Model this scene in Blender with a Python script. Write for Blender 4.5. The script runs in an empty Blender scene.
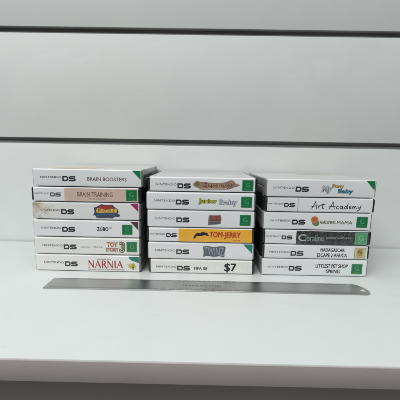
import bpy, bmesh, math, random
from mathutils import Vector, Matrix
random.seed(7)
S = bpy.context.scene
C = S.collection
MM = 0.001

# ------------------------------------------------------------------ camera
cam = bpy.data.cameras.new("camera")
cam.sensor_width = 36.0
cam.lens = 36.0 * 301.407 / 400.0
cam.clip_start, cam.clip_end = 0.01, 50.0
cam_o = bpy.data.objects.new("camera", cam)
C.objects.link(cam_o)
yaw, pitch, roll = 0.0072, 0.1502, 0.0174
fw = Vector((-math.sin(yaw) * math.cos(pitch), math.cos(yaw) * math.cos(pitch), -math.sin(pitch)))
r0 = Vector((math.cos(yaw), math.sin(yaw), 0))
u0 = r0.cross(fw)
rt = r0 * math.cos(roll) + u0 * math.sin(roll)
up = rt.cross(fw)
M = Matrix((rt, up, -fw)).transposed().to_4x4()
M.translation = Vector((2.473, -367.68, 151.43)) * MM
cam_o.matrix_world = M
S.camera = cam_o

# ------------------------------------------------------------------ light
w = bpy.data.worlds.new("World")
S.world = w
w.use_nodes = True
# ambient room tone: pale above, darker and warmer towards the floor
_t = w.node_tree
_bg = _t.nodes["Background"]
_bg.inputs[1].default_value = 0.14
_tc = _t.nodes.new("ShaderNodeTexCoord")
_sx = _t.nodes.new("ShaderNodeSeparateXYZ")
_rp = _t.nodes.new("ShaderNodeValToRGB")
_mr = _t.nodes.new("ShaderNodeMapRange")
_mr.inputs["From Min"].default_value = -1
_t.links.new(_tc.outputs["Generated"], _sx.inputs[0])
_t.links.new(_sx.outputs["Z"], _mr.inputs["Value"])
_t.links.new(_mr.outputs[0], _rp.inputs[0])
_rp.color_ramp.elements[0].position, _rp.color_ramp.elements[0].color = 0.38, (0.36, 0.215, 0.205, 1)
_rp.color_ramp.elements[1].position, _rp.color_ramp.elements[1].color = 0.58, (0.95, 0.99, 1.0, 1)
_t.links.new(_rp.outputs[0], _bg.inputs[0])
S.view_settings.view_transform = 'Standard'
S.view_settings.look = 'None'
S.view_settings.gamma = 1.0
S.view_settings.exposure = 0.0


def area(name, loc, target, sx, sy, energy, col):
    l = bpy.data.lights.new(name, 'AREA')
    l.shape = 'RECTANGLE'
    l.size, l.size_y = sx, sy
    l.energy = energy
    l.color = col
    o = bpy.data.objects.new(name, l)
    o.location = loc
    o.rotation_euler = (Vector(target) - Vector(loc)).to_track_quat('-Z', 'Y').to_euler()
    C.objects.link(o)
    return o


area("ceiling_light_front", (-1.35, -2.05, 2.6), (-0.05, 0.0, 0.25), 2.8, 0.9, 92.0, (0.97, 1.0, 0.985))
area("ceiling_light_above", (-0.1, -0.30, 2.4), (0.0, -0.1, 0.1), 2.4, 0.35, 13.0, (0.98, 1.0, 0.99))


# ------------------------------------------------------------------ materials
def nt(m):
    m.use_nodes = True
    t = m.node_tree
    return t, t.nodes["Principled BSDF"]


MATS = {}


def plain(name, col, rough=0.5, metal=0.0, coat=0.0, var=0.0, vscale=60.0, bump=0.0, bscale=200.0, stretch=None,
          rvar=0.0):
    """procedural material: base colour with a little noise variation and bump"""
    if name in MATS:
        return MATS[name]
    m = bpy.data.materials.new(name)
    t, b = nt(m)
    b.inputs["Base Color"].default_value = (*col, 1)
    b.inputs["Roughness"].default_value = rough
    b.inputs["Metallic"].default_value = metal
    b.inputs["Coat Weight"].default_value = coat
    b.inputs["Coat Roughness"].default_value = 0.08
    tc = t.nodes.new("ShaderNodeTexCoord")
    mp = t.nodes.new("ShaderNodeMapping")
    t.links.new(tc.outputs["Object"], mp.inputs["Vector"])
    if stretch:
        mp.inputs["Scale"].default_value = stretch
    if var or rvar:
        n = t.nodes.new("ShaderNodeTexNoise")
        n.inputs["Scale"].default_value = vscale
        n.inputs["Detail"].default_value = 6
        n.inputs["Roughness"].default_value = 0.65
        t.links.new(mp.outputs[0], n.inputs["Vector"])
        if var:
            r = t.nodes.new("ShaderNodeValToRGB")
            r.color_ramp.elements[0].position = 0.3
            r.color_ramp.elements[1].position = 0.7
            r.color_ramp.elements[0].color = (*[c * (1 - var) for c in col], 1)
            r.color_ramp.elements[1].color = (*[min(1, c * (1 + var)) for c in col], 1)
            t.links.new(n.outputs["Fac"], r.inputs[0])
            t.links.new(r.outputs[0], b.inputs["Base Color"])
        if rvar:
            a = t.nodes.new("ShaderNodeMapRange")
            a.inputs["From Min"].default_value = 0.3
            a.inputs["From Max"].default_value = 0.7
            a.inputs["To Min"].default_value = rough - rvar
            a.inputs["To Max"].default_value = rough + rvar
            t.links.new(n.outputs["Fac"], a.inputs["Value"])
            t.links.new(a.outputs[0], b.inputs["Roughness"])
    if bump:
        n2 = t.nodes.new("ShaderNodeTexNoise")
        n2.inputs["Scale"].default_value = bscale
        n2.inputs["Detail"].default_value = 3
        t.links.new(mp.outputs[0], n2.inputs["Vector"])
        bp = t.nodes.new("ShaderNodeBump")
        bp.inputs["Strength"].default_value = bump
        bp.inputs["Distance"].default_value = 0.0006
        t.links.new(n2.outputs["Fac"], bp.inputs["Height"])
        t.links.new(bp.outputs[0], b.inputs["Normal"])
        if coat:
            t.links.new(bp.outputs[0], b.inputs["Coat Normal"])
    MATS[name] = m
    return m


def srgb(*c):
    return tuple((x / 255 / 12.92) if x <= 10 else ((x / 255 + 0.055) / 1.055) ** 2.4 for x in c)


M_wall = plain("white_melamine", (0.745, 0.765, 0.755), 0.62, var=0.03, vscale=9, bump=0.05, bscale=900, rvar=0.06)


def add_rubs(m, tint, amount, scale, stretch):
    """faint irregular rub marks mixed over the base colour"""
    t, b = m.node_tree, m.node_tree.nodes["Principled BSDF"]
    src = b.inputs["Base Color"].links[0].from_socket
    tc = t.nodes.new("ShaderNodeTexCoord")
    mp = t.nodes.new("ShaderNodeMapping")
    mp.inputs["Scale"].default_value = stretch
    mp.inputs["Rotation"].default_value = (0.1, 0.2, 0.35)
    t.links.new(tc.outputs["Object"], mp.inputs["Vector"])
    n = t.nodes.new("ShaderNodeTexNoise")
    n.inputs["Scale"].default_value = scale
    n.inputs["Detail"].default_value = 9
    n.inputs["Roughness"].default_value = 0.7
    n.inputs["Distortion"].default_value = 0.6
    t.links.new(mp.outputs[0], n.inputs["Vector"])
    r = t.nodes.new("ShaderNodeMapRange")
    r.inputs["From Min"].default_value = 0.57
    r.inputs["From Max"].default_value = 0.72
    r.inputs["To Max"].default_value = amount
    t.links.new(n.outputs["Fac"], r.inputs["Value"])
    x = t.nodes.new("ShaderNodeMix")
    x.data_type = 'RGBA'
    col = [i for i in x.inputs if i.type == 'RGBA']
    t.links.new(src, col[0])
    col[1].default_value = (*tint, 1)
    t.links.new(r.outputs[0], x.inputs[0])
    out = [o for o in x.outputs if o.type == 'RGBA'][0]
    t.links.new(out, b.inputs["Base Color"])


M_channel = plain("groove_aluminium", (0.33, 0.342, 0.337), 0.38, metal=0.0, var=0.18, vscale=30, stretch=(0.25, 1, 1))
M_mdf = plain("groove_edge", (0.45, 0.46, 0.455), 0.5, var=0.05)
M_shelf = plain("shelf_laminate", (0.75, 0.773, 0.768), 0.36, var=0.018, vscale=14, bump=0.04, bscale=1100, rvar=0.06)
add_rubs(M_wall, (0.84, 0.85, 0.845), 0.5, 7, (1.0, 1.0, 2.2))
add_rubs(M_shelf, (0.62, 0.63, 0.62), 0.30, 16, (1.0, 2.6, 1.0))
M_band = plain("edge_banding", (0.46, 0.41, 0.41), 0.45, var=0.04, vscale=25, bump=0.05, bscale=500)
M_paper = plain("sleeved_paper", (0.83, 0.84, 0.85), 0.42, coat=0.7, var=0.03, vscale=30, bump=0.30, bscale=42, stretch=(0.6, 1, 1.5))
M_paper_warm = plain("sleeved_paper_warm", (0.84, 0.832, 0.80), 0.42, coat=0.7, var=0.03, vscale=30, bump=0.30, bscale=42, stretch=(0.6, 1, 1.5))
M_clear = plain("clear_case_plastic", (0.22, 0.232, 0.228), 0.28, coat=0.3, var=0.05, bump=0.05, bscale=120)
M_black = plain("black_case_plastic", (0.018, 0.019, 0.02), 0.33, coat=0.2, var=0.1, bump=0.05, bscale=120)


def stained():
    """paper with a brown water stain at one end"""
    m = plain("stained_paper", (0.78, 0.785, 0.78), 0.45, coat=0.4, bump=0.12, bscale=70)
    t, b = m.node_tree, m.node_tree.nodes["Principled BSDF"]
    tc = t.nodes.new("ShaderNodeTexCoord")
    sp = t.nodes.new("ShaderNodeSeparateXYZ")
    t.links.new(tc.outputs["Object"], sp.inputs[0])
    mr = t.nodes.new("ShaderNodeMapRange")
    mr.inputs["From Min"].default_value = -0.067
    mr.inputs["From Max"].default_value = -0.025
    mr.inputs["To Min"].default_value = 0.25
    mr.inputs["To Max"].default_value = -0.25
    t.links.new(sp.outputs["X"], mr.inputs["Value"])
    n = t.nodes.new("ShaderNodeTexNoise")
    n.inputs["Scale"].default_value = 95
    n.inputs["Detail"].default_value = 7
    t.links.new(tc.outputs["Object"], n.inputs["Vector"])
    ad = t.nodes.new("ShaderNodeMath")
    ad.operation = 'ADD'
    t.links.new(n.outputs["Fac"], ad.inputs[0])
    t.links.new(mr.outputs[0], ad.inputs[1])
    r = t.nodes.new("ShaderNodeValToRGB")
    e = r.color_ramp.elements
    e[0].position, e[0].color = 0.52, (0.78, 0.785, 0.775, 1)
    e[1].position, e[1].color = 0.85, (0.36, 0.27, 0.18, 1)
    k = e.new(0.66)
    k.color = (0.67, 0.62, 0.53, 1)
    t.links.new(ad.outputs[0], r.inputs[0])
    t.links.new(r.outputs[0], b.inputs["Base Color"])
    return m


M_stain = stained()


def ink(r, g, b, rough=0.4):
    c = srgb(r, g, b)
    return plain("ink_%d_%d_%d" % (r, g, b), c, rough, coat=0.5, var=0.06, vscale=120, bump=0.10, bscale=70)


def camo():
    m = plain("dark_print", (0.03, 0.035, 0.033), 0.4, coat=0.5, bump=0.1, bscale=70)
    t, b = m.node_tree, m.node_tree.nodes["Principled BSDF"]
    tc = t.nodes.new("ShaderNodeTexCoord")
    n = t.nodes.new("ShaderNodeTexNoise")
    n.inputs["Scale"].default_value = 260
    n.inputs["Detail"].default_value = 4
    n.inputs["Distortion"].default_value = 1.5
    t.links.new(tc.outputs["Object"], n.inputs["Vector"])
    r = t.nodes.new("ShaderNodeValToRGB")
    e = r.color_ramp.elements
    e[0].position, e[0].color = 0.45, (0.022, 0.028, 0.027, 1)
    e[1].position, e[1].color = 0.68, (0.10, 0.122, 0.118, 1)
    t.links.new(n.outputs["Fac"], r.inputs[0])
    t.links.new(r.outputs[0], b.inputs["Base Color"])
    return m


M_camo = camo()


def steel():
    m = plain("brushed_steel", (0.54, 0.553, 0.548), 0.36, metal=1.0, var=0.10, vscale=300, stretch=(0.03, 1, 1),
              bump=0.10, bscale=900, rvar=0.05)
    return m


M_steel = steel()


# ------------------------------------------------------------------ helpers
def link(name, me, mat, parent=None, loc=None, rot=None):
    o = bpy.data.objects.new(name, me)
    C.objects.link(o)
    mats = mat if isinstance(mat, (list, tuple)) else [mat]
    if mat is not None and not me.materials:
        for x in mats:
            me.materials.append(x)
    if parent:
        o.parent = parent
    if loc:
        o.location = loc
    if rot:
        o.rotation_euler = rot
    return o


def from_bm(name, bm, mat, parent=None, smooth=False):
    bmesh.ops.recalc_face_normals(bm, faces=bm.faces)
    me = bpy.data.meshes.new(name)
    bm.to_mesh(me)
    bm.free()
    if smooth:
        for p in me.polygons:
            p.use_smooth = True
        me.set_sharp_from_angle(angle=math.radians(40))
    return link(name, me, mat, parent)


def box(bm, x0, x1, y0, y1, z0, z1, bev=0.0, seg=2):
    """box in millimetres"""
    r = bmesh.ops.create_cube(bm, size=1)
    vs = r['verts']
    for v in vs:
        v.co = Vector(((x0 + x1) / 2 + v.co.x * (x1 - x0), (y0 + y1) / 2 + v.co.y * (y1 - y0),
                       (z0 + z1) / 2 + v.co.z * (z1 - z0))) * MM
    if bev:
        es = list({e for v in vs for e in v.link_edges})
        bmesh.ops.bevel(bm, geom=es, offset=bev * MM, segments=seg, affect='EDGES', profile=0.5)


def thing(name, label, cat, loc=(0, 0, 0), rz=0.0, group=None):
    o = bpy.data.objects.new(name, None)
    C.objects.link(o)
    o.empty_display_size = 0.02
    o.location = Vector(loc) * MM
    o.rotation_euler = (0, 0, rz)
    o["label"] = label
    o["category"] = cat
    if group:
        o["group"] = group
    return o


def curve_mesh(cu):
    o = bpy.data.objects.new("tmp", cu)
    C.objects.link(o)
    dg = bpy.context.evaluated_depsgraph_get()
    dg.update()
    me = bpy.data.meshes.new_from_object(o.evaluated_get(dg), depsgraph=dg)
    bpy.data.objects.remove(o)
    bpy.data.curves.remove(cu)
    me.materials.clear()
    return me


def text_mesh(s, bold=0.0, shear=0.0, space=1.0):
    cu = bpy.data.curves.new("t", 'FONT')
    cu.body = s
    cu.size = 1.0
    cu.offset = bold
    cu.shear = shear
    cu.space_character = space
    cu.resolution_u = 3
    return curve_mesh(cu)


def shape_mesh(loops):
    """filled flat shape from closed loops (even-odd holes)"""
    cu = bpy.data.curves.new("s", 'CURVE')
    cu.dimensions = '2D'
    cu.fill_mode = 'BOTH'
    for lp in loops:
        sp = cu.splines.new('POLY')
        sp.points.add(len(lp) - 1)
        for p, q in zip(sp.points, lp):
            p.co = (q[0], q[1], 0, 1)
        sp.use_cyclic_u = True
    return curve_mesh(cu)


def fit(me, u0, u1, v0, v1):
    xs = [v.co.x for v in me.vertices]
    ys = [v.co.y for v in me.vertices]
    a, b, c, d = min(xs), max(xs), min(ys), max(ys)
    for v in me.vertices:
        v.co.x = u0 + (v.co.x - a) / (b - a) * (u1 - u0)
        v.co.y = v0 + (v.co.y - c) / (d - c) * (v1 - v0)
    return me


def stroke_mesh(paths, wd):
    """pen strokes of width wd as one flat mesh; wd may be per path"""
    bm = bmesh.new()
    k = 0
    for pth in paths:
        wdt = wd
        if isinstance(pth, dict):
            wdt, pth = pth['w'], pth['p']
        pts = [Vector((p[0], p[1])) for p in pth]
        n = len(pts)
        closed = (pts[0] - pts[-1]).length < 1e-6
        L, R = [], []
        for i, p in enumerate(pts):
            if closed:
                a, b = pts[(i - 1) % (n - 1)], pts[(i + 1) % (n - 1)]
                d1, d2 = (p - a), (b - p)
            else:
                d1 = p - pts[max(i - 1, 0)] if i else pts[1] - p
                d2 = pts[min(i + 1, n - 1)] - p if i < n - 1 else p - pts[i - 1]
            d1, d2 = d1.normalized(), d2.normalized()
            t = (d1 + d2)
            t = t.normalized() if t.length > 1e-4 else d1
            nn = Vector((-t.y, t.x))
            s = 1 / max(0.55, nn.dot(Vector((-d1.y, d1.x))))
            L.append(bm.verts.new((*(p + nn * wdt / 2 * s), k * 0.003)))
            R.append(bm.verts.new((*(p - nn * wdt / 2 * s), k * 0.003)))
        for i in range(n - 1):
            bm.faces.new((R[i], R[i + 1], L[i + 1], L[i]))
        k += 1
    me = bpy.data.meshes.new("strokes")
    bm.to_mesh(me)
    bm.free()
    return me


def smooth_path(pts, n=5):
    """Catmull-Rom through the points"""
    out = []
    P = [Vector(p) for p in pts]
    for i in range(len(P) - 1):
        p0, p1, p2, p3 = P[max(i - 1, 0)], P[i], P[i + 1], P[min(i + 2, len(P) - 1)]
        for j in range(n):
            t = j / n
            out.append(0.5 * ((2 * p1) + (p2 - p0) * t + (2 * p0 - 5 * p1 + 4 * p2 - p3) * t * t
                              + (3 * p1 - p0 - 3 * p2 + p3) * t ** 3))
    out.append(P[-1])
    return [tuple(p) for p in out]


def rrect(u0, u1, v0, v1, r=0.6, n=4):
    out = []
    for cx, cy, a in ((u1 - r, v1 - r, 0), (u0 + r, v1 - r, 90), (u0 + r, v0 + r, 180), (u1 - r, v0 + r, 270)):
        for i in range(n + 1):
            t = math.radians(a + 90 * i / n)
            out.append((cx + r * math.cos(t), cy + r * math.sin(t)))
    return out


# ------------------------------------------------------------------ wall
WY, SY = 128.7, -167.0
PITCH = 168.2
wall = thing("slatted_wall", "off-white slatted display wall with dark horizontal grooves behind the shelf", "wall",
             (0, WY, -900))
zs = [342.4 + PITCH, 342.4, 174.3, -162.1, -330.3]      # top edge of each groove
H = 9.6
tops = [1000.0] + [z - H for z in zs]
for i in range(len(tops)):
    zt = tops[i]
    zb = zs[i] if i < len(zs) else -900
    bm = bmesh.new()
    box(bm, -1200, 1200, 0, 18, zb + 900, zt + 900, 0.7, 2)
    from_bm("wall_board", bm, M_wall, wall, True)
for z in zs:
    bm = bmesh.new()
    a, b = z - H + 900, z + 900
    box(bm, -1199, 1199, 9.5, 11.0, a - 3, b + 3)               # back of the channel
    box(bm, -1199, 1199, 1.6, 9.5, a + 0.02, a + 0.9, 0.25, 1)    # lower lip lining
    box(bm, -1199, 1199, 0.8, 9.5, b - 0.35, b - 0.02, 0.1, 1)
    box(bm, -1199, 1199, 7.0, 9.5, a + 0.9, a + 4.4, 0.3, 1)      # step inside the groove
    from_bm("groove_channel", bm, M_channel, wall, True)

# ------------------------------------------------------------------ shelf
shelf = thing("display_shelf", "white laminate shelf with grey front edge carrying the case stacks", "shelf", (0, 0, -18.1))
bm = bmesh.new()
box(bm, -700, 700, SY + 1.0, WY - 4.0, 0, 18.1, 0.5, 2)
from_bm("shelf_board", bm, M_shelf, shelf, True)
bm = bmesh.new()
box(bm, -700, 700, SY - 0.2, SY + 0.98, 0.1, 17.4, 0.5, 2)
from_bm("edge_band", bm, M_band, shelf, True)

# ------------------------------------------------------------------ ruler
rul = thing("steel_ruler", "long scuffed steel ruler with one rounded end lying before the stacks", "ruler", (0, -37.5, 0), math.radians(-0.12))
xa, xb, hw = -174.0, 193.8, 13.5
outl = [(xa + 0.4, -hw), (xa, -hw + 0.4), (xa, hw - 0.4), (xa + 0.4, hw)]
for i in range(19):                                  # long curve at the far corner, short one at the near corner
    t = math.pi / 2 - math.pi / 2 * i / 18
    outl.append((xb - 14 + 14 * math.cos(t), hw - 18.5 + 18.5 * math.sin(t)))
for i in range(9):
    t = -math.pi / 2 * i / 8
    outl.append((xb - 8 + 8 * math.cos(t), -hw + 8 + 8 * math.sin(t)))
hole = [(188.0 + 3.4 * math.cos(t * math.pi / 12), -3.2 + 3.4 * math.sin(t * math.pi / 12)) for t in range(24)]
cu = bpy.data.curves.new("blade", 'CURVE')
cu.dimensions = '2D'
cu.fill_mode = 'BOTH'
for lp in (outl, hole):
    sp = cu.splines.new('POLY')
    sp.points.add(len(lp) - 1)
    for p, q in zip(sp.points, lp):
        p.co = (q[0] * MM, q[1] * MM, 0, 1)
    sp.use_cyclic_u = True
cu.extrude = 0.45 * MM
cu.bevel_depth = 0.2 * MM
cu.bevel_resolution = 1
bl = link("blade", curve_mesh(cu), M_steel, rul)
bl.location.z = 0.70 * MM
M_etch = plain("etched_marks", (0.06, 0.062, 0.062), 0.6, var=0.2, vscale=200)
bm = bmesh.new()
n = 0
x = xa + 6
while x < 176:
    ln = 5.5 if n % 10 == 0 else (4.2 if n % 5 == 0 else 2.8)
    for sgn in (1, -1):
        y1 = sgn * (hw - 0.5)
        y0 = sgn * (hw - 0.5 - ln)
        f = [bm.verts.new(Vector(q) * MM) for q in ((x - .15, y0, 0), (x + .15, y0, 0), (x + .15, y1, 0), (x - .15, y1, 0))]
        bm.faces.new(f if sgn > 0 else f[::-1])
    x += 1.0
    n += 1
g = from_bm("graduations", bm, M_etch, rul)
g.location.z = 1.37 * MM
me = text_mesh("STAINLESS STEEL", 0.012, 0, 1.15)
fit(me, -18 * MM, 27 * MM, -2.0 * MM, 0.8 * MM)
link("lettering", me, M_etch, rul, (0, 0, 1.37 * MM))

# ------------------------------------------------------------------ game cases
L, D = 136.0, 124.0
FY = -D / 2
GREY = ink(92, 94, 97)
DARK = ink(42, 43, 47)
BLK = ink(22, 23, 25)
GREEN = ink(16, 116, 68)
GREEN_L = ink(82, 162, 114)


def case_shell_mesh(t, low):
    bm = bmesh.new()
    z0, z1, zm = 0.66, t - 0.66, t / 2
    box(bm, -L / 2, L / 2, FY + 0.35, FY + 9, z0, z1, 2.3, 4)            # spine hinge block
    box(bm, -L / 2 + .15, L / 2 - .15, FY + 8.6, D / 2, zm + .25, z1 - .05, 1.2, 3)
    box(bm, -L / 2 + .15, L / 2 - .15, FY + 8.6, D / 2, z0 + .05, zm - .25, 1.2, 3)
    box(bm, -L / 2 + 1.2, L / 2 - 1.2, FY + 6, D / 2 - 1.2, zm - 2, zm + 2)     # inner rim seen in the seam
    for sx in (-1, 1):                                                  # small raised pads the cases rest on
        xa_, xb_ = sorted((sx * (L / 2 - .3), sx * (L / 2 - 1.5)))
        for ya_, yb_ in ((FY + 12, FY + 22), (D / 2 - 16, D / 2 - 4)):
            box(bm, xa_, xb_, ya_, yb_, low, t - 0.72, .2, 1)
    # clasp catch on the opening side
    box(bm, -12, 12, D / 2 - .4, D / 2 + .5, zm - 3, zm + 3, .3, 1)
    return bm


def sheet_mesh(t, u0, u1):
    """wrap-round paper: top, spine, bottom, as a thin solid"""
    bm = bmesh.new()
    r = 1.9
    zt, zb = t - 0.58, 0.58
    pr = [(D / 2 - 3, zt)]
    for i in range(7):
        a = math.radians(90 + 90 * i / 6)
        pr.append((FY + r + r * math.cos(a), zt - r + r * math.sin(a)))
    for i in range(7):
        a = math.radians(180 + 90 * i / 6)
        pr.append((FY + r + r * math.cos(a), zb + r + r * math.sin(a)))
    pr.append((D / 2 - 3, zb))
    th = 0.2
    inn = [(D / 2 - 3, zt - th)]
    for i in range(7):
        a = math.radians(90 + 90 * i / 6)
        inn.append((FY + r + (r - th) * math.cos(a), zt - r + (r - th) * math.sin(a)))
    for i in range(7):
        a = math.radians(180 + 90 * i / 6)
        inn.append((FY + r + (r - th) * math.cos(a), zb + r + (r - th) * math.sin(a)))
    inn.append((D / 2 - 3, zb + th))
    ring = pr + inn[::-1]
    a = [bm.verts.new(Vector((u0 - L / 2, y, z)) * MM) for y, z in ring]
    b = [bm.verts.new(Vector((u1 - L / 2, y, z)) * MM) for y, z in ring]
    n = len(ring)
    for i in range(n):
        j = (i + 1) % n
        bm.faces.new((a[i], a[j], b[j], b[i]))
    k = len(pr)
    for i in range(k - 1):
        for q in (a, b):
            bm.faces.new((q[i], q[i + 1], q[n - 2 - i], q[n - 1 - i]))
    return bm


def on_spine(me, layer=1):
    """lay a flat (u,v) millimetre mesh on the spine face"""
    off = 0.05 * layer
    for v in me.vertices:
        v.co = Vector((v.co.x - L / 2, FY - off - v.co.z, v.co.y)) * MM
    return me


def put(name, me, mat, sheet, layer=1):
    return link(name, on_spine(me, layer), mat, sheet)


def merge(mes, mats):
    """several flat meshes, one material each, joined as one printed piece; each lies a step higher"""
    bm = bmesh.new()
    out = bpy.data.meshes.new("print")
    slots = []
    for k, (me, mt) in enumerate(zip(mes, mats)):
        if mt not in slots:
            slots.append(mt)
        n0 = len(bm.faces)
        for v in me.vertices:
            v.co.z += 0.03 * k
        bm.from_mesh(me)
        bm.faces.ensure_lookup_table()
        for f in bm.faces[n0:]:
            f.material_index = slots.index(mt)
    bm.to_mesh(out)
    bm.free()
    for mt in slots:
        out.materials.append(mt)
    return out


def T(s, u0, u1, v0, v1, bold=0.0, shear=0.0, space=1.0):
    """printed words fitted to a rectangle; a light bold is struck from shifted copies so narrow letters stay open"""
    if not 0.0 < bold <= 0.04:
        return fit(text_mesh(s, bold, shear, space), u0, u1, v0, v1)
    d = bold * (v1 - v0) * 0.95
    bm = bmesh.new()
    for k, (a, b) in enumerate(((-d, 0), (0, d * .5), (d, 0), (0, -d * .5))):
        me = fit(text_mesh(s, 0.0, shear, space), u0 + d, u1 - d, v0 + d * .5, v1 - d * .5)
        for v in me.vertices:
            v.co.x += a
            v.co.y += b
            v.co.z += k * 0.006
        bm.from_mesh(me)
    me = bpy.data.meshes.new("t")
    bm.to_mesh(me)
    bm.free()
    return me


def logo(sheet, t, small=False, panel=False, faded=False, du=0.0):
    """NINTENDO DS line at the start of a spine"""
    if small:
        a, b, c, d, vc, h, wd = 4.0 + du, 22.5 + du, 24.0 + du, 37.0 + du, t / 2 - .3, 4.7, 1.0
    else:
        a, b, c, d, vc, h, wd = 10.3 + du, 35.8 + du, 37.3 + du, 53.3 + du, t / 2 - (1.2 if t > 20 else 2.0), 5.9, 1.3
    v0, v1 = vc - h / 2, vc + h / 2
    n = T("NINTENDO", a, b, v1 - h * .44, v1 - 0.1, 0.012, 0, 1.1)
    m = (c + d) / 2 - .2
    q = wd / 2
    k = h * .22
    D_ = [(c + q, v0 + q), (m - 1.2 - k, v0 + q), (m - .9 - q, v0 + q + k), (m - .9 - q, v1 - q - k), (m - 1.2 - k, v1 - q),
          (c + q, v1 - q), (c + q, v0 + q)]
    mid = (v0 + v1) / 2
    S_ = [(d - .2, v1 - q), (m + .8 + k, v1 - q), (m + .1 + q, v1 - q - k * .7), (m + .1 + q, mid + k * .3), (m + .8 + k, mid),
          (d - q - k, mid), (d - q, mid - k * .5), (d - q, v0 + q + k * .6), (d - q - k, v0 + q), (m - .2, v0 + q)]
    ds = stroke_mesh([{'w': wd * 1.25, 'p': D_}, {'w': wd * 1.25, 'p': S_}], wd)
    g, dk = (GREY, DARK) if not faded else (ink(150, 150, 152), ink(92, 92, 98))
    put("console_logo", merge([n, ds], [g, dk]), None, sheet, 3)


def badge(sheet, t, u=116.5, s=13.8, dv=0.0, kind='G'):
    v0 = t / 2 - s / 2 + dv
    if kind == 'PG':
        bg, fg = ink(206, 198, 160), ink(140, 118, 52)
    elif kind == 'pale':
        bg, fg = ink(92, 160, 116), ink(140, 196, 160)
    else:
        bg, fg = GREEN, GREEN_L
    mes = [shape_mesh([rrect(u, u + s, v0, v0 + s, .7)]), shape_mesh([rrect(u + .5, u + s - .5, v0 + .5, v0 + s - .5, .5), rrect(u + .8, u + s - .8, v0 + .8, v0 + s - .8, .4)])]
    mts = [bg, fg]
    c = u + s / 2
    if kind == 'PG':
        mes.append(shape_mesh([rrect(u + s * .27, u + s * .73, v0 + s * .2, v0 + s * .88, 1.4)]))
        mts.append(ink(176, 156, 84))
        mes.append(T("PG", u + s * .33, u + s * .68, v0 + s * .42, v0 + s * .72, .02))
        mts.append(ink(84, 70, 34))
        mes.append(T("PARENTAL", u + s * .25, u + s * .75, v0 + s * .10, v0 + s * .17, .02))
        mts.append(fg)
    else:
        mes.append(T("G", c - s * .2, c + s * .2, v0 + s * .33, v0 + s * .78, .03))
        mts.append(fg)
        mes.append(T("GENERAL", u + s * .18, u + s * .82, v0 + s * .14, v0 + s * .24, .02))
        mts.append(fg)
    put("rating_badge", merge(mes, mts), None, sheet, 3)


def flash(sheet, t, mat, size=10.5, h=10.5, u1=133.2):
    put("corner_flash", shape_mesh([[(u1 - size, t - 1.3), (u1, t - 1.3), (u1, t - 1.3 - h)]]), mat, sheet, 2)


CASES = []


def game_case(label, stack_x, z, kind, dx=0.0, dy=0.0, rz=0.0, paper=None):
    t = 22.6 if kind == 'clear' else 18.8
    o = thing("game_case", label, "game case", (stack_x + dx, D / 2 + dy, z), math.radians(rz), "game cases in three stacks")
    from_bm("case_shell", case_shell_mesh(t, 0.02 if z == 0 else -0.64), M_clear if kind == 'clear' else M_black, o, True)
    u = (1.6, L - 2.2) if kind == 'clear' else (3.2, L - 3.4)
    sh = from_bm("cover_sheet", sheet_mesh(t, *u), paper or M_paper, o, True)
    return o, sh, t


# stacks are listed from the bottom; each spec is (kind, builder data)
XL, XM, XR = -141.6, 1.9, 146.7


def star(cx, cy, n, r1, r2, sx=1, sy=1, seed=1):
    rr = random.Random(seed)
    return [(cx + sx * (r1 if i % 2 else r2) * rr.uniform(.8, 1.2) * math.cos(math.pi * i / n),
             cy + sy * (r1 if i % 2 else r2) * rr.uniform(.8, 1.2) * math.sin(math.pi * i / n)) for i in range(2 * n)]


def serif_caps(word, u0, u1, v0, v1, wide=.95, thin=.45):
    """roman capitals with serifs for N A R I"""
    G = {
        'N': (1.0, [('t', .12, 0, .12, 1), ('w', .12, 1, .88, 0), ('t', .88, 0, .88, 1)], [(.12, 0), (.12, 1), (.88, 1)]),
        'A': (1.0, [('t', .08, 0, .5, 1), ('w', .5, 1, .92, 0), ('t', .25, .36, .75, .36)], [(.08, 0), (.92, 0)]),
        'R': (.9, [('w', .2, 0, .2, 1), ('t', .2, 1, .6, .97), ('w', .6, .97, .78, .78), ('w', .78, .78, .6, .54),
                   ('t', .6, .54, .2, .5), ('w', .45, .52, .98, -.08)], [(.2, 0), (.2, 1)]),
        'I': (.45, [('w', .5, 0, .5, 1)], [(.5, 0), (.5, 1)]),
    }
    tot = sum(G[c][0] for c in word)
    k = (u1 - u0) / tot
    h = v1 - v0
    paths = []
    x = u0
    for c in word:
        wd, st, sf = G[c]
        w_ = wd * k * .92
        for s, a, b, c2, d in st:
            paths.append({'w': wide if s == 'w' else thin, 'p': [(x + a * w_, v0 + b * h), (x + c2 * w_, v0 + d * h)]})
        for a, b in sf:
            paths.append({'w': .35, 'p': [(x + a * w_ - 1.0, v0 + b * h), (x + a * w_ + 1.0, v0 + b * h)]})
        x += wd * k
    return stroke_mesh(paths, .5)


# ---------- first stack
z = 0.0
# bottom: red roman capitals, yellow burst
o, sh, t = game_case("clear game case with large red serif title at the bottom of its stack", XL, z, 'clear', -.5, .2, -.2, M_paper_warm)
logo(sh, t, du=1.5)
put("title_lettering", merge([T("THE CHRONICLES OF", 80, 98, 16.3, 17.7, .02), serif_caps("NARNIA", 68.5, 113.5, 5.6, 15.0, 1.5, .75),
                              T("THE LION, THE WITCH AND THE WARDROBE", 68, 115, 2.6, 4.0, .02)],
                             [ink(110, 100, 100), ink(176, 52, 66), ink(104, 96, 98)]), None, sh, 3)
put("emblem", merge([shape_mesh([star(125.0, 8.6, 9, 3.2, 6.6, 1.0, .85, 4)]), shape_mesh([star(126, 9, 6, 1.4, 3.0, 1, 1, 8)]),
                     shape_mesh([[(125, 7), (127, 7.5), (126.4, 3.4), (125.6, 3.2)]])],
                    [ink(205, 186, 96), ink(178, 150, 60), ink(96, 84, 50)]), None, sh, 3)
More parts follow.
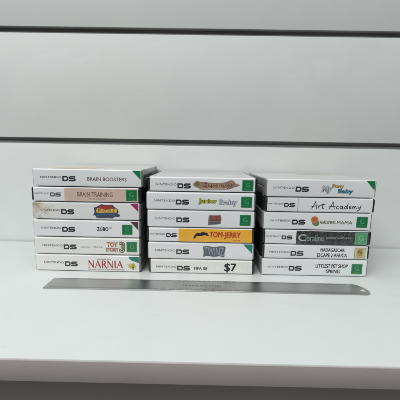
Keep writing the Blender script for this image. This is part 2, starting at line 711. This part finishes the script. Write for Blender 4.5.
put("corner_flash", shape_mesh([smooth_path([(120, 21.2), (122, 18.0), (125, 15.6), (129, 14.6), (133.4, 12.5)], 4) + [(133.4, 21.2)]]),
    ink(30, 124, 110), sh, 2)
z += t
o, sh, t = game_case("clear game case with a stacked red and gold title ending in a big figure 3", XL, z, 'clear', -.8, 0, .2, M_paper_warm)
logo(sh, t, du=1)
put("title_lettering", merge([T("Disney \u00b7 PIXAR", 60, 88, 8.6, 11.6, .0),
                              T("TOY", 93, 107, 11.0, 17.2, .05), T("TOY", 93.5, 106.5, 11.5, 16.7, -.005),
                              T("STORY", 91.5, 108, 4.8, 9.8, .05), T("STORY", 92, 107.5, 5.3, 9.3, -.005),
                              T("3", 108.8, 116.2, 3.6, 18.2, .06), T("3", 109.8, 115.3, 4.6, 17.2, .02), T("3", 110.6, 114.6, 5.6, 16.2, -.01)],
                             [ink(158, 166, 160), ink(140, 52, 50), ink(216, 178, 110), ink(150, 50, 50), ink(214, 168, 130),
                              ink(86, 82, 70), ink(214, 204, 140), ink(92, 82, 66)]), None, sh, 3)
badge(sh, t, 118.0, 13.4)
z += t
o, sh, t = game_case("clear game case with small blocky black title, green badge and brown corner", XL, z, 'clear', -.6, .5, 0)
logo(sh, t)
put("title_lettering", merge([T("ZUBO", 81, 95.5, 8.6, 13.8, .04, 0, 1.15), T("TM", 96.6, 99.4, 11.8, 13.6, .02)], [ink(34, 36, 38), GREY]), None, sh, 3)
badge(sh, t, 112.8, 12.9, -.4)
flash(sh, t, ink(88, 62, 64), 10, 11)
z += t
o, sh, t = game_case("clear game case with a colourful gold and blue emblem and brown-stained left end", XL, z, 'clear', 0, .3, -.2, M_stain)
logo(sh, t, du=-.5)
eb = [(76.5, 6.0), (79, 6.4), (80.5, 3.2), (86, 2.6), (94, 3.0), (101, 2.6), (103, 5), (109, 4.6), (110.5, 7.4), (107, 8.6), (108.8, 11), (107, 15),
      (103, 17.5), (101, 20.2), (94, 19.4), (87, 20.4), (84, 18.4), (81, 17), (77.5, 15.8), (78.6, 11)]
put("emblem", merge([shape_mesh([eb]),
                     shape_mesh([smooth_path([(84, 15.0), (84.5, 19.2), (92, 18.4), (99.5, 19.4), (100.5, 15.4), (92, 14.2)], 4)]),
                     shape_mesh([[(81.5, 9.4), (105.5, 9.4), (107, 12), (105.6, 15.4), (93, 14.2), (81.8, 15.2), (80.4, 12)]]),
                     T("PUZZLE", 83, 104.2, 10.2, 14.0, .02),
                     shape_mesh([smooth_path([(81, 4.2), (87, 6.6), (94, 7.2), (100, 6.6), (103.4, 4.6), (103, 8.0), (92, 8.8), (81.4, 7.8), (81, 4.2)], 4)])],
                    [ink(74, 76, 92), ink(168, 56, 62), ink(226, 178, 88), ink(110, 76, 44), ink(48, 104, 140)]), None, sh, 3)
flash(sh, t, ink(164, 44, 108), 10, 10)
z += t
# salmon spine, black case
o, sh, t = game_case("thin black game case with a salmon spine panel second from its stack's top", XL, z, 'black', .2, -.3, .3)
logo(sh, t, small=True, faded=True)
put("colour_panel", shape_mesh([[(41.5, 1.5), (132.4, 1.5), (132.4, t - 1.5), (41.5, t - 1.5)]]), ink(216, 188, 174), sh, 1)
put("title_lettering", merge([T("BRAIN TRAINING", 57.5, 101, 7.0, 12.8, .012), T("How old is your brain?", 72, 92, 3.4, 5.4, .0)],
                             [ink(128, 98, 92), ink(160, 130, 122)]), None, sh, 3)
badge(sh, t, 117.3, 13.6)
z += t
o, sh, t = game_case("clear game case with tan cover art, green corner, topmost beside plain wall", XL, z, 'clear', 2.5, .4, .4)
logo(sh, t)
put("title_lettering", merge([T("BRAIN BOOSTERS", 67.5, 116, 7.8, 12.4, .02)], [ink(128, 108, 112)]), None, sh, 3)
flash(sh, t, ink(10, 122, 76), 10.5, 11.5)


def top_art(sheet, t, rects):
    mes, mts = [], []
    for (u0, u1, y0, y1), mt in rects:
        me = shape_mesh([rrect(u0, u1, y0, y1, .8)])
        mes.append(me)
        mts.append(mt)
    me = merge(mes, mts)
    for v in me.vertices:
        v.co = Vector((v.co.x - L / 2, FY + v.co.y, t - 0.54 + v.co.z)) * MM
    link("cover_art", me, None, sheet)


top_art(sh, t, [((2.5, 132, 3, 118), ink(206, 204, 200)), ((3, 19, 5, 100), ink(216, 208, 190)), ((20, 70, 4, 112), ink(212, 194, 170)),
                ((38, 52, 10, 60), ink(218, 188, 164))])

# ---------- second stack
z = 0.0
o, sh, t = game_case("thin black game case carrying the bold $7 price at its stack's foot", XM, z, 'black', 1.2, 0, 0, M_paper_warm)
logo(sh, t)
put("title_lettering", merge([T("FIFA 08", 58.5, 75.5, 5.4, 9.4, .03)], [ink(56, 58, 62)]), None, sh, 3)
put("price_sticker", merge([shape_mesh([rrect(84, 127.5, 2.0, 16.6, .5)]), T("$7", 97, 112.8, 2.6, 15.0, .04)], [ink(236, 236, 230), BLK]), None, sh, 3)
z += t
o, sh, t = game_case("clear game case with slate outlined title and teal corner above the $7 case", XM, z, 'clear', 0, .4, .1)
logo(sh, t, du=-.3)
ub = smooth_path([(70.5, 17.4), (76, 18.2), (84.5, 17.2), (93, 18.2), (99.0, 17.2), (98.0, 10), (97.6, 4.2), (92, 5.2), (84.5, 4.4), (76, 5.4), (71.4, 4.2), (71.6, 10), (70.5, 17.4)], 4)
put("title_lettering", merge([shape_mesh([ub[:-1]]), T("TWINZ", 72.4, 97.2, 6.0, 16.6, .0)], [ink(86, 94, 104), ink(168, 174, 182)]), None, sh, 3)
flash(sh, t, ink(18, 128, 108), 12, 12.5)
z += t
o, sh, t = game_case("thin black game case with a yellow-orange spine band and red lettering", XM, z, 'black', -.4, 0, -.2)
logo(sh, t, small=True, du=1)
put("colour_panel", shape_mesh([[(40.5, 1.2), (132.6, 1.2), (132.6, t - 1.2), (40.5, t - 1.2)]]), ink(246, 182, 58), sh, 1)
tail = smooth_path([(59.2, 4.8), (59.6, 8.2), (62.0, 11.4), (64.5, 13.0), (67.0, 12.2), (69.5, 13.6), (72, 14.4), (74, 12.8), (76, 13.2),
                    (77.5, 10.4), (78.8, 8.8), (76.0, 9.2), (73.5, 10.0), (70, 9.0), (66.5, 8.6), (63.2, 8.4), (61.6, 6.2), (59.2, 4.8)], 4)
put("title_lettering", merge([shape_mesh([tail[:-1]]), T("TOM-", 79.2, 98, 7.2, 14.6, .04, .1), T("JERRY", 97.5, 118.5, 5.0, 14.2, .04, .05),
                              T("TALES", 108, 118, 3.0, 4.4, .02)],
                             [ink(46, 38, 36), ink(186, 56, 46), ink(190, 66, 52), ink(190, 90, 52)]), None, sh, 3)
z += t
o, sh, t = game_case("clear game case with a tiny square red and black emblem mid-spine", XM, z, 'clear', -.5, .3, .15)
logo(sh, t)
put("emblem", merge([shape_mesh([[(76.5, 3.6), (80, 4.2), (88, 5.0), (92.5, 6.0), (93.5, 12.5), (92.5, 17.0), (84, 16.6), (77.5, 16.8), (77, 11)]]),
                     T("SB", 78.5, 92.6, 9.4, 16.2, .05), T("SB", 79.2, 92.0, 10.0, 15.6, .0),
                     shape_mesh([[(77.6, 4.6), (84, 5.4), (91.6, 6.4), (92, 9.0), (78, 8.4)]])],
                    [ink(142, 132, 124), ink(92, 40, 42), ink(178, 74, 66), ink(96, 96, 104)]), None, sh, 3)
badge(sh, t, 116.2, 13.7, -.5)
z += t
o, sh, t = game_case("clear game case titled in yellow-green and pale blue outlined lettering", XM, z, 'clear', -1.0, -.5, -.15)
logo(sh, t)
put("title_lettering", merge([T("Junior", 65, 88.5, 7.4, 15.2, .07), T("Junior", 65.5, 88, 7.8, 14.8, .015),
                              T("Brainy", 90.5, 113.5, 5.6, 14.8, .07), T("Brainy", 91, 113, 6.0, 14.4, .01)],
                             [ink(92, 96, 44), ink(196, 196, 62), ink(140, 146, 164), ink(208, 212, 224)]), None, sh, 3)
badge(sh, t, 117.6, 13.7)
z += t
o, sh, t = game_case("thin black game case with ornate brown banner title, topmost between two stacks", XM, z, 'black', .5, 1.6, .25)
logo(sh, t)
bn = smooth_path([(56.0, 9.4), (58.5, 12.4), (62, 13.8), (66, 12.6), (76, 11.9), (90, 11.8), (97, 13.2), (103, 15.4), (107, 13.4), (109, 11.2), (114.0, 9.6),
                  (110, 7.4), (105, 6.0), (98, 3.8), (80, 3.4), (66, 3.2), (62.5, 5.4), (58.5, 6.6), (56.0, 9.4)], 4)
put("title_lettering", merge([shape_mesh([bn[:-1]]), shape_mesh([star(61.5, 9.8, 8, 2.2, 3.4, 1, .9, 2)]),
                              shape_mesh([rrect(66, 98, 4.2, 7.2, .8)]),
                              T("Chessmaster", 66, 106.6, 5.2, 13.0, .05), T("Chessmaster", 66.4, 106.2, 5.6, 12.6, .0)],
                             [ink(158, 134, 118), ink(116, 110, 70), ink(196, 160, 156), ink(92, 68, 56), ink(196, 160, 128)]), None, sh, 3)
badge(sh, t, 116.8, 13.6, -.4)
top_art(sh, t, [((3.5, 132, 3, 118), ink(204, 205, 206)), ((8, 128, 70, 112), ink(186, 188, 190))])

# ---------- third stack
z = 0.0
o, sh, t = game_case("clear game case with two-line black title ending in SPRING, on the shelf", XR, z, 'clear', .1, 0, -.1)
logo(sh, t, du=-1.5)
put("title_lettering", merge([T("LITTLEST PET SHOP", 69.5, 110, 11.6, 16.6, .032), T("SPRING", 83, 100.5, 4.6, 9.4, .034)], [DARK, DARK]), None, sh, 3)
badge(sh, t, 115, 13.6, -.6)
z += t
o, sh, t = game_case("thin black game case with two-line title and a pale yellow badge", XR, z, 'black', .2, -.2, .2, M_paper)
logo(sh, t, du=-1)
put("title_lettering", merge([T("MADAGASCAR:", 73.5, 104.5, 10.4, 14.8, .036), T("ESCAPE 2 AFRICA", 69.5, 107.5, 3.4, 8.0, .032)], [DARK, DARK]), None, sh, 3)
badge(sh, t, 116.2, 14.2, 0, 'PG')
z += t
o, sh, t = game_case("thin black game case with a dark mottled spine and pale green badge", XR, z, 'black', .6, -.4, -.2)
logo(sh, t, small=True)
put("colour_panel", shape_mesh([[(42, 1.0), (132.6, 1.0), (132.6, t - 1.0), (42, t - 1.0)]]), M_camo, sh, 1)
put("title_lettering", merge([T("C", 44.5, 54.5, 4.8, 13.6, .04), T("oraline", 54.8, 76.5, 4.8, 13.4, .02),
                              T("AN ADVENTURE TOO WEIRD FOR WORDS", 79, 112, 8.4, 10.6, .02)],
                             [ink(188, 198, 196), ink(140, 152, 150), ink(172, 180, 178)]), None, sh, 3)
badge(sh, t, 115, 15.6, 0, 'pale')
z += t
o, sh, t = game_case("clear game case with a round orange icon before small olive lettering", XR, z, 'clear', -.6, .3, .1)
logo(sh, t, du=-.5)
ic = [(64.5 + 4.6 * math.cos(a * math.pi / 14), 13.4 + 4.4 * math.sin(a * math.pi / 14)) for a in range(28)]
put("emblem", merge([shape_mesh([smooth_path([(61, 11), (63, 6.6), (68, 5.6), (70.4, 8.4), (69, 12), (61, 11)], 4)]), shape_mesh([ic]),
                     shape_mesh([star(64, 14.2, 6, 1.4, 2.6, 1, 1, 3)])],
                    [ink(104, 132, 96), ink(206, 122, 74), ink(186, 92, 56)]), None, sh, 3)
put("title_lettering", merge([T("GARDENING", 71.5, 90.5, 8.4, 12.6, .036), T("MAMA", 92, 111.5, 8.4, 12.6, .036)], [ink(112, 124, 92), ink(118, 116, 104)]), None, sh, 3)
badge(sh, t, 116.4, 13.8)
z += t
o, sh, t = game_case("thin black game case titled in black handwriting second from its stack's top", XR, z, 'black', .6, -.6, .3)
logo(sh, t, small=True)
HW = [  # A r t  A c a d e m y
    [(0, 0), (2.2, 4), (3.6, 7.8), (4.2, 8.2), (4.8, 4.2), (5.6, -.2)], [(-.6, 2.2), (3, 3.2), (6.6, 3.4)],
    [(7.4, .2), (8.0, 3.6), (8.2, 2.6), (9.6, 4.2), (11, 3.4)], [(12.6, 7.0), (12.2, 3), (12.8, .4), (14.2, .8)], [(10.6, 4.8), (12.8, 5.2), (15.6, 5.6)],
    [(20, -.2), (22.4, 4.2), (24, 7.8), (24.8, 8.0), (25.2, 4), (26.2, 0)], [(19.4, 2.4), (23, 3.2), (27.4, 3.2)],
    [(31, 3.4), (29.4, 3.4), (28.4, 1.6), (29.6, .2), (31.6, .8)],
    [(35.4, 3.6), (33.2, 3.2), (32.8, 1), (34.2, .4), (35.4, 3.2), (35.6, .6), (36.8, .8)],
    [(40.6, 3.2), (38.4, 3.0), (38, .8), (39.8, .6), (41.0, 3.8), (41.8, 7.4), (41.0, 2.2), (42, .4)],
    [(43.4, 2), (45.4, 2.8), (44.8, 4), (43.4, 2.8), (43.6, .8), (46, 1)],
    [(47, .6), (47.6, 3.6), (48.6, 3.4), (49, .8), (49.8, 3.6), (51, 3.2), (51.4, .8), (52.4, 1.2)],
    [(53.4, 3.8), (54, 1.6), (55.4, 1.8), (57, 4.2), (55.6, .2), (53.6, -2.2), (52.8, -1)],
]
hand = stroke_mesh([smooth_path(p, 4) for p in HW], .72)
for v in hand.vertices:
    v.co.x = 58 + v.co.x * 1.06
    v.co.y = 5.0 + v.co.y * 1.02
put("title_lettering", merge([hand], [ink(38, 38, 42)]), None, sh, 3)
put("divider_line", shape_mesh([[(40.6, 1.6), (41.1, 1.6), (41.1, t - 1.6), (40.6, t - 1.6)]]), ink(150, 152, 155), sh, 2)
z += t
o, sh, t = game_case("clear game case with gold and blue lettering, topmost beside the empty shelf end", XR, z, 'clear', -.6, -1.2, 1.3)
logo(sh, t, du=-.8)
put("title_lettering", merge([T("My", 68, 82, 4.6, 15.0, .08, .15), T("My", 68.5, 81.5, 5.0, 14.6, .01, .15),
                              T("Pony", 81, 95.5, 10.6, 17.0, .05), T("Pony", 81.4, 95.1, 11.0, 16.6, .0),
                              T("Baby", 88.5, 107.5, 4.4, 11.0, .06), T("Baby", 88.9, 107.1, 4.8, 10.6, .0)],
                             [ink(140, 142, 152), ink(196, 198, 206), ink(150, 122, 56), ink(196, 166, 88), ink(44, 104, 128), ink(80, 148, 176)]), None, sh, 3)
flash(sh, t, ink(10, 122, 76), 10.5, 11.5)
top_art(sh, t, [((3, 131, 3, 118), ink(208, 208, 208)), ((70, 131, 88, 118), ink(192, 182, 156))])
